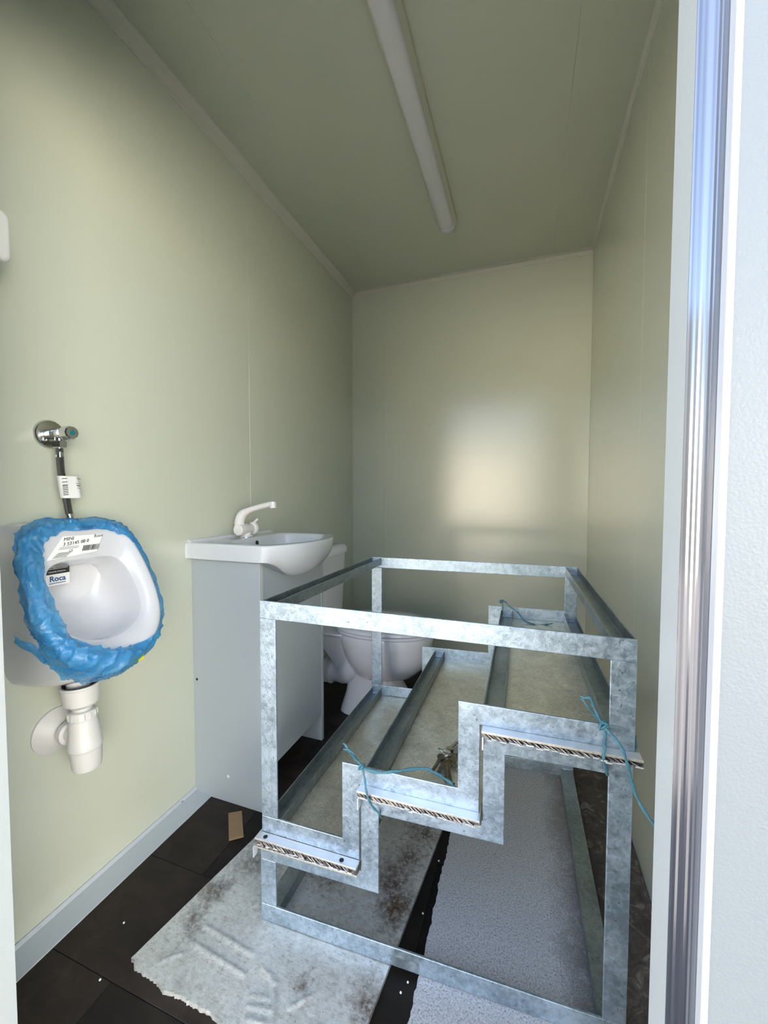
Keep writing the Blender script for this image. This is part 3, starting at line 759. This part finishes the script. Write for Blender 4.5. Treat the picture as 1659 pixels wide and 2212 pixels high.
# ------------------------------------------------------------------ floor sheets
def jag(x, s): return .006 * mn.noise((x * 60, s, 0)) + .004 * mn.noise((x * 180, s, 5)) + .010 * mn.noise((x * 14, s, 9))
def seg_d(p, a, b_):
    ab = b_ - a; t = max(0, min(1, (p - a).dot(ab) / ab.dot(ab))); return (p - a - ab * t).length
creases = [((-.707, .720), (-.559, .708)), ((-.711, .682), (-.556, .671)), ((-.527, .697), (-.483, .679)), ((-.483, .679), (-.448, .622)), ((-.514, .629), (-.467, .637)), ((-.515, .646), (-.481, .653)), ((-.429, .657), (-.403, .686)), ((-.743, .630), (-.715, .654)), ((-.50, .612), (-.46, .618))]
def sheet(left, right, y0f, y1, nx, ny, zt, ridge):
    V = []; F = []
    for i in range(ny + 1):
        for j in range(nx + 1):
            s_ = j / nx
            yf = y0f(s_)
            y_ = yf + (y1 - yf) * (i / ny)
            x_ = left(y_) * (1 - s_) + right(y_) * s_
            z = zt + ridge(x_, y_)
            V.append((x_, y_, z))
    W_ = nx + 1
    for i in range(ny):
        for j in range(nx):
            F.append((i * W_ + j, i * W_ + j + 1, (i + 1) * W_ + j + 1, (i + 1) * W_ + j))
    # skirt
    bd = [(0, j) for j in range(nx)] + [(i, nx) for i in range(ny)] + [(ny, j) for j in range(nx, 0, -1)] + [(i, 0) for i in range(ny, 0, -1)]
    o = len(V)
    for i, j in bd:
        v = V[i * W_ + j]; V.append((v[0], v[1], .0008))
    n = len(bd)
    for k in range(n):
        a, b_ = bd[k], bd[(k + 1) % n]
        F.append((a[0] * W_ + a[1], o + k, o + (k + 1) % n, b_[0] * W_ + b_[1]))
    F.append(tuple(o + k for k in range(n)))
    mb = MB(); mb.add(V, F); return mb
def foil_ridge(x_, y_):
    p = Vector((x_, y_)); h = .0007 * mn.noise((x_ * 16, y_ * 16, 2)) + .0004 * mn.noise((x_ * 55, y_ * 55, 4))
    if y_ < .76:
        for a, b_ in creases:
            d_ = seg_d(p, Vector(a), Vector(b_)); h += .0036 * math.exp(-(d_ / .0038) ** 2)
    d_ = (p - Vector((-.634, .809))).length
    h += .0022 * math.exp(-((d_ - .012) / .004) ** 2)
    d2 = seg_d(p, Vector((-.775, .797)), Vector((-.717, .804))); h += .003 * math.exp(-(d2 / .005) ** 2) * (1 + mn.noise((x_ * 150, y_ * 150, 0)))
    return max(-.0011, h) if y_ > .76 else h
def foil_front(s_):
    pts = [(0, .612), (.12, .603), (.22, .590), (.30, .600), (.38, .596), (.55, .585), (.75, .60), (1, .60)]
    for (a, v0), (b_, v1) in zip(pts, pts[1:]):
        if a <= s_ <= b_: return v0 + (v1 - v0) * (s_ - a) / (b_ - a) + jag(s_ * .55, 1) * .8
    return .6
fs = tag(obj('foam_board', sheet(lambda y_: -.813 + (y_ - .612) * .165, lambda y_: -.276 + (y_ - .687) * .095, foil_front, 1.47, 130, 200, .0108, foil_ridge), FOIL, smooth=60),
         'silvery grey stained foam board with torn front edge, lying left of the gap', 'foam board')
def eps_left(y_): return -.2015 + jag(y_ * 1.0, 3) * .55
er = lambda x_, y_: .0003 * mn.noise((x_ * 30, y_ * 30, 2)) - (.0012 * math.exp(-((y_ - (1.165 - (x_ + .2) * .12)) / .002) ** 2) if x_ < .06 else 0)
es = tag(obj('polystyrene_board', sheet(eps_left, lambda y_: XR - .006, lambda s_: .44, 2.20, 60, 260, .0108, er), EPS, smooth=60),
         'speckled white polystyrene board dirty brown along the right wall', 'foam board')
cb = tag(obj('cardboard_scrap', MB().hexa([(-.826, .938, .0008), (-.793, .964, .0008), (-.864, 1.043, .0008), (-.899, 1.020, .0008), (-.826, .938, .006), (-.793, .964, .006), (-.864, 1.043, .006), (-.899, 1.020, .006)]), CARD, bev=.0008, seg=1),
         'small brown corrugated cardboard scrap on dark floor by the vanity', 'cardboard')
bspots = [(-.218, 1.085), (-.222, .782), (-.231, .760), (-.215, .62), (-.226, .93), (-.845, .565), (-.905, .665)]
b0 = None
for i, (x_, y_) in enumerate(bspots):
    if b0 is None:
        b0 = obj('foam_bead', MB().lathe((0, 0, 0), (0, 0, 1), [(0, .0006), (.0006, .0018), (.002, .0025), (.0034, .0018), (.004, .0006)], 10), BEAD, smooth=60); o = b0
    else:
        o = b0.copy(); COL.objects.link(o)
    o.location = (x_, y_, .0004)
    tag(o, *(('tiny white bead in the dark gap between the two foam boards', 'bead', 'beads in the gap between the boards') if x_ > -.5 else ('tiny white bead on the dark tiles left of the torn foam board', 'bead', 'beads on the open tiles')))

# ------------------------------------------------------------------ step frames
class Map:
    def __init__(s, FL, FR, BL, BR, zr=0.): s.c = [Vector((*p, 0)) for p in (FL, FR, BL, BR)]; s.W = .78; s.D = .75; s.zr = zr
    def __call__(s, u, w, z):  # u across (m), w depth (m), z up
        a, b_ = u / s.W, w / s.D; FL, FR, BL, BR = s.c
        p = FL * (1 - a) * (1 - b_) + FR * a * (1 - b_) + BL * (1 - a) * b_ + BR * a * b_
        return Vector((p.x, p.y, z + s.zr * a * max(0, z - .3)))
    def box(s, mb, u0, u1, w0, w1, z0, z1):
        return mb.hexa([s(u0, w0, z0), s(u1, w0, z0), s(u1, w1, z0), s(u0, w1, z0), s(u0, w0, z1), s(u1, w0, z1), s(u1, w1, z1), s(u0, w1, z1)])
MU = Map((-.590, .783), (.190, .805), (-.584, 1.503), (.178, 1.572), -.012)
ML = Map((-.590, .777), (.190, .812), (-.584, 1.503), (.178, 1.572))
BT = .005
def bar(par, M_, name, u0, u1, z0, z1, back):
    w0, w1 = (0, BT) if not back else (M_.D - BT, M_.D)
    return obj(name, M_.box(MB(), u0, u1, w0, w1, z0, z1), GALV, par, bev=.0012, seg=2)
def stringer(par, M_, prof, back):
    w0, w1 = (0, BT) if not back else (M_.D - BT, M_.D)
    return obj('stepped_stringer', MB().rings([[M_(u, w, z) for u, z in prof] for w in (w0, w1)], True, True, True), GALV, par, bev=.0012, seg=2)
def channel(par, M_, u0, u1, zw, up_, h=.028, t=.003, ends=BT):
    """U-channel: web at zw, flanges going up (or down)"""
    s_ = 1 if up_ else -1
    prof = [(u0, zw), (u1, zw), (u1, zw + s_ * h), (u1 - t, zw + s_ * h), (u1 - t, zw + s_ * t), (u0 + t, zw + s_ * t), (u0 + t, zw + s_ * h), (u0, zw + s_ * h)]
    mb = MB().rings([[M_(u, w, z) for u, z in prof] for w in (ends, M_.D - ends)], True, True, True)
    return obj('cross_channel', mb, GALVC, par, bev=.0008, seg=1)
def weld(par, M_, u0, u1, w, z):
    pts = [M_(u0 + (u1 - u0) * k / 8, w + .002 * mn.noise((k, u0 * 50, z * 9)), z + .002 * mn.noise((k * 1.7, z * 40, 3))) for k in range(9)]
    obj('weld_bead', MB().tube(pts, [.0028 + .0012 * mn.noise((k * 2.1, u0 * 30, 1)) for k in range(9)], 6), GALV, par, smooth=70)

uf = thing('step_frame', 'galvanised steel step frame turned upside down on top of the stack', 'step frame', (-.2, 1.16, .22))
for bk in (False, True):
    bar(uf, MU, 'post', 0, .043, .2695, .750, bk)
    bar(uf, MU, 'rail', 0, .78, .750, .792, bk)
    bar(uf, MU, 'post', .738, .78, .628, .750, bk)
    stringer(uf, MU, [(0, .229), (.2525, .229), (.2525, .402), (.5105, .402), (.5105, .586), (.78, .586), (.78, .628), (.4675, .628), (.4675, .445), (.211, .445), (.211, .2685), (0, .2685)], bk)
channel(uf, MU, .0, .042, .762, True); channel(uf, MU, .738, .78, .762, True)
channel(uf, MU, .002, .044, .2295, True); channel(uf, MU, .262, .302, .4065, True)
channel(uf, MU, .514, .556, .587, True); channel(uf, MU, .736, .778, .587, True)
for u0, u1, z in ((.003, .040, .766), (.741, .777, .766), (.005, .041, .2345), (.264, .300, .4115), (.517, .553, .592), (.739, .775, .592)):
    weld(uf, MU, u0, u1, MU.D - BT - .002, z)
for u0, u1, z in ((.741, .777, .766),): weld(uf, MU, u0, u1, BT + .002, z)
OV = .022
tp_u = [(-.006, .2535, .2235, .2275), (.2545, .514, .3995, .4035), (.515, .788, .582, .586)]
for i, (u0, u1, z0, z1) in enumerate(tp_u):
    p_ = obj('tread_plate', MU.box(MB(), u0, u1, -OV, MU.D + .012, z0, z1), PLATE, uf, bev=.0006, seg=1)
    obj('front_strip', MU.box(MB(), u0 + .001, u1 - .001, -OV + .0005, -.0005, z1 + .0001, z1 + .0007), STRIP, p_)
    # serrated cut edge of the chequer pattern hanging under the strip
    mb = MB(); mb2 = MB(); rr = random.Random(11 + i); u = u0 + .001
    MU.box(mb, u0, u1, -OV + .004, -OV + .012, z0 - .0085, z0)
    while u < u1 - .022:
        w_ = rr.uniform(.006, .010); ln = rr.uniform(.010, .016); dp_ = rr.uniform(.0, .002); zb = z0 - rr.uniform(.007, .0105)
        a = [MU(u, -OV - .0005 + dp_, z0), MU(u + w_ * .6, -OV - .0005 + dp_, z0), MU(u + w_ * .6, -OV + .006, z0), MU(u, -OV + .006, z0)]
        c = [MU(u + ln, -OV - .002 + dp_, zb), MU(u + ln + w_ * .5, -OV - .001, zb + .001), MU(u + ln + w_ * .5, -OV + .006, zb), MU(u + ln, -OV + .006, zb)]
        mb.hexa(c + a)
        if rr.random() < .75:
            zz = zb + rr.uniform(-.001, .0015)
            MU.box(mb2, u + ln - .004, u + ln + w_ * rr.uniform(.5, 1.1), -OV - .0028, -OV - .0012, zz, zz + rr.uniform(.0012, .0028))
        if rr.random() < .35:
            a = [MU(u + w_ * .6, -OV - .001, z0 - .001), MU(u + w_ * .75, -OV - .001, z0 - .001), MU(u + w_ * .75, -OV, z0 - .001), MU(u + w_ * .6, -OV, z0 - .001)]
            c = [MU(u + ln + w_ * .45, -OV - .0024, zb + .001), MU(u + ln + w_ * .6, -OV - .0024, zb + .001), MU(u + ln + w_ * .6, -OV - .001, zb + .001), MU(u + ln + w_ * .45, -OV - .001, zb + .001)]
            mb2.hexa(c + a)
        u += w_ * 1.15
    obj('chequer_edge', mb, EDGE, p_, stuff=True); obj('burr', mb2, BURR, p_, stuff=True)
for u_ in (.018, .215):
    pp = MU(u_, -OV + .010, .2284); obj('bolt_hole', MB().lathe(pp, (0, 0, 1), [(0, .0053), (.0004, .0053)], 14), DARK, uf)

lf = thing('step_frame.001', 'upright galvanised steel step frame standing on the foam boards', 'step frame', (-.2, 1.16, .0125))
for bk in (False, True):
    bar(lf, ML, 'post', 0, .041, .0545, .166, bk)
    bar(lf, ML, 'rail', 0, .78, .0125, .0545, bk)
    bar(lf, ML, 'post', .74, .78, .0545, .530, bk)
    stringer(lf, ML, [(0, .166), (.298, .166), (.298, .346), (.559, .346), (.559, .530), (.78, .530), (.78, .5685), (.517, .5685), (.517, .385), (.257, .385), (.257, .2055), (0, .2055)], bk)
channel(lf, ML, .0, .040, .0405, False); channel(lf, ML, .735, .777, .0405, False)
channel(lf, ML, .002, .040, .2050, False); channel(lf, ML, .262, .302, .3848, False)
channel(lf, ML, .520, .558, .5680, False); channel(lf, ML, .738, .778, .5680, False)
weld(lf, ML, .738, .775, ML.D - BT - .002, .042)
for i, (u0, u1, z0, z1) in enumerate([(-.008, .2555, .206, .210), (.2565, .516, .3855, .3895), (.517, .790, .569, .573)]):
    p_ = obj('tread_plate', ML.box(MB(), u0, u1, -OV + .004, ML.D + .010, z0, z1), PLATE, lf, bev=.0006, seg=1)
    mb = MB(); rr = random.Random(31 + i); u = u0 + .004
    while u < u1 - .014:
        c = ML(u, -OV + .008, z1); k_ = rr.uniform(.004, .009)
        q = [ML(u, -OV + .005, z1), ML(u + .009, -OV + .007, z1), ML(u + .011, -OV + .012, z1), ML(u + .002, -OV + .010, z1)]
        mb.hexa(q + [ML(u + .003, -OV + .0065, z1 + k_), ML(u + .008, -OV + .0075, z1 + k_), ML(u + .009, -OV + .0105, z1 + k_), ML(u + .004, -OV + .0095, z1 + k_)]); u += .0135
    obj('chequer_lug', mb, EDGE, p_, stuff=True)
    # small down-turned tab at the left corner
    obj('corner_tab', ML.box(MB(), u0 - .001, u0 + .0015, -OV + .004, -.002, z0 - .026, z0), STRIP, p_)

# ------------------------------------------------------------------ twine
def unproj_w(px, py, M_, w):
    """point of the frame's own vertical plane at depth w (m) behind its front that is seen at a picture position"""
    d_ = rt * ((px - 829.5) / F_PX) - up * ((py - 1106.) / F_PX) + fw
    A_, B_ = M_(0, w, 0), M_(M_.W, w, 0); U_ = (B_ - A_).normalized(); n_ = Vector((-U_.y, U_.x, 0))
    return CAM + d_ * ((A_ - CAM).dot(n_) / d_.dot(n_))
def twine(par, pts, r_=.0017, n=6, name='strand'):
    P = catmull(pts, n)
    mb = MB()
    for ph in (0, pi):
        mb.tube([p + Vector((cos(i * .55 + ph), .6 * sin(i * .55 + ph), sin(i * .55 + ph))) * r_ * .62 for i, p in enumerate(P)], r_, 6)
    return obj(name, mb, TWINE, par, smooth=70)
def knot(par, p, r_=.006):
    pts = [p + Vector((r_ * cos(a * 1.9), -.003 + r_ * .6 * sin(a * 2.7), r_ * sin(a * 2.3))) for a in [k * .45 for k in range(18)]]
    obj('knot', MB().tube(pts, .0019, 6), TWINE, par, smooth=70)
P_ = lambda px, py, w: unproj_w(px, py, MU, w)
tw1 = thing('twine', 'blue twine knotted round the middle step, tails over the plate near the keys', 'twine', P_(782, 1655, -.004))
knot(tw1, P_(782, 1655, -.005))
twine(tw1, [P_(782, 1655, -.006), P_(768, 1640, .004), P_(758, 1628, .02), P_(748, 1612, .03), P_(742, 1606, .03)])
twine(tw1, [P_(783, 1656, -.006), P_(772, 1643, .010), P_(760, 1624, .02), P_(742, 1618, .028)], .0014)
twine(tw1, [P_(782, 1655, -.006), P_(795, 1663, -.007), P_(825, 1669, -.007), P_(870, 1664, .012), P_(915, 1660, .03), P_(945, 1672, .03), P_(970, 1688, .012), P_(984, 1702, .007)], .0020)
twine(tw1, [P_(783, 1658, -.006), P_(788, 1685, -.018), P_(791, 1708, -.028), P_(797, 1728, -.026), P_(807, 1745, -.014), P_(820, 1758, -.004), P_(824, 1768, .02)])
tw2 = thing('twine.001', 'blue twine tied round the top step by the right post, long tail', 'twine', P_(1305, 1572, -.005))
knot(tw2, P_(1303, 1566, -.006), .007)
twine(tw2, [P_(1303, 1566, -.007), P_(1292, 1548, .006), P_(1280, 1522, .02), P_(1276, 1508, .03), P_(1262, 1508, .035), P_(1254, 1504, .04)])
twine(tw2, [P_(1303, 1566, -.007), P_(1290, 1552, .006), P_(1272, 1530, .03), P_(1256, 1507, .04)], .0014)
twine(tw2, [P_(1303, 1568, -.007), P_(1307, 1590, -.010), P_(1306, 1620, -.026), P_(1304, 1640, -.024), P_(1310, 1669, -.004), P_(1313, 1674, .012)])
twine(tw2, [P_(1304, 1570, -.008), P_(1325, 1592, -.018), P_(1345, 1620, -.03), P_(1358, 1660, -.03), P_(1370, 1708, -.03), P_(1392, 1752, -.04), P_(1420, 1792, -.05), P_(1440, 1830, -.06)], .0019)
twine(tw2, [P_(1364, 1575, .012), P_(1372, 1592, .012), P_(1374, 1618, .010), P_(1370, 1634, .004)], .0013)
tw3 = thing('twine.002', 'blue twine knotted on the far end bar of the top step', 'twine', P_(1083, 1300, MU.D))
knot(tw3, P_(1084, 1299, MU.D - .012), .006)
twine(tw3, [P_(1078, 1298, MU.D - .012), P_(1090, 1299, MU.D - .014), P_(1100, 1309, MU.D - .02), P_(1120, 1325, MU.D - .035), P_(1135, 1342, MU.D - .05), P_(1165, 1350, MU.D - .055), P_(1193, 1347, MU.D - .05)])
twine(tw3, [P_(1084, 1299, MU.D - .010), P_(1086, 1312, MU.D - .010), P_(1084, 1330, MU.D - .012)], .0014)
twine(tw3, [P_(1135, 1342, MU.D - .05), P_(1160, 1352, MU.D - .07), P_(1190, 1364, MU.D - .09)], .0013)

# ------------------------------------------------------------------ keys on the middle plate
PZ = .4037
def on_z(px, py, z):
    d_ = rt * ((px - 829.5) / F_PX) - up * ((py - 1106.) / F_PX) + fw
    return CAM + d_ * ((z - CAM.z) / d_.z)
kc = on_z(962, 1634, PZ)
kb = thing('key_bunch', 'bunch of worn keys on split rings lying on the metal plate', 'keys', kc)
def ring_(c, r_, tilt, nm='split_ring'):
    ax = Vector(tilt).normalized(); a = ax.cross(Vector((1, 0, .1))).normalized(); b_ = ax.cross(a)
    pts = [Vector(c) + (a * cos(2 * pi * k / 24) + b_ * sin(2 * pi * k / 24)) * r_ for k in range(25)]
    obj(nm, MB().tube(pts, .0011, 6, False), CHROME, kb, smooth=60)
ring_(on_z(957, 1622, PZ + .014), .0125, (.3, .5, 1)); ring_(on_z(967, 1634, PZ + .015), .0115, (-.5, .7, .8))
def key(pxA, pxB, zA, zB, wid=.010, mat=BRASS, tint=0):
    A_, B_ = on_z(*pxA, PZ + zA), on_z(*pxB, PZ + zB)   # bow, tip
    d_ = (B_ - A_); L = d_.length; x = d_.normalized(); n_ = Vector((0, 0, 1)); n_ = (n_ - x * n_.dot(x)).normalized(); y = n_.cross(x)
    # outline of a key: bow + toothed blade
    out = []
    for k in range(13):
        a = radians(35 + 290 * k / 12); out.append((.0 + wid * .95 * cos(a) * 1.05, wid * sin(a)))
    bl = .0038
    low = [(wid * .8, -bl)]; k = wid * 1.1
    rr = random.Random(int(pxA[0] * 7 + pxB[1]))
    while k < L - .004:
        low.append((k, -bl)); low.append((k + .0015, -bl + rr.uniform(.001, .0028))); k += .0042
    poly = [(wid * .8, bl), (L - .003, bl), (L, 0), (L - .003, -bl)] + list(reversed(low)) + list(reversed(out))
    th = .0013
    mb = MB().rings([[A_ + x * u + y * v + n_ * h for u, v in poly] for h in (0, th * 2)], True, True, True)
    obj('key', mb, mat, kb)
STEEL = base_mat('dull_key_steel', (.30, .29, .27), .3, 1)[0]
key((953, 1636), (933, 1668), .012, .003, .0095, STEEL)
key((972, 1618), (988, 1604), .012, .004, .009)
key((966, 1650), (974, 1692), .012, .003, .010)
key((961, 1655), (962, 1688), .008, .002, .0095, STEEL)
key((974, 1636), (984, 1656), .015, .006, .0085)
key((978, 1642), (990, 1664), .006, .003, .010)
key((981, 1626), (996, 1616), .007, .003, .009, STEEL)
key((958, 1646), (946, 1672), .007, .0025, .009, STEEL)
tag(obj('metal_flake', MB().hexa([on_z(979, 1692, PZ + .0003), on_z(982, 1691, PZ + .0003), on_z(983, 1693, PZ + .0003), on_z(980, 1695, PZ + .0003), on_z(979, 1692, PZ + .001), on_z(982, 1691, PZ + .001), on_z(983, 1693, PZ + .001), on_z(980, 1695, PZ + .001)]), DARK), 'tiny dark flake on the metal plate below the keys', 'debris')
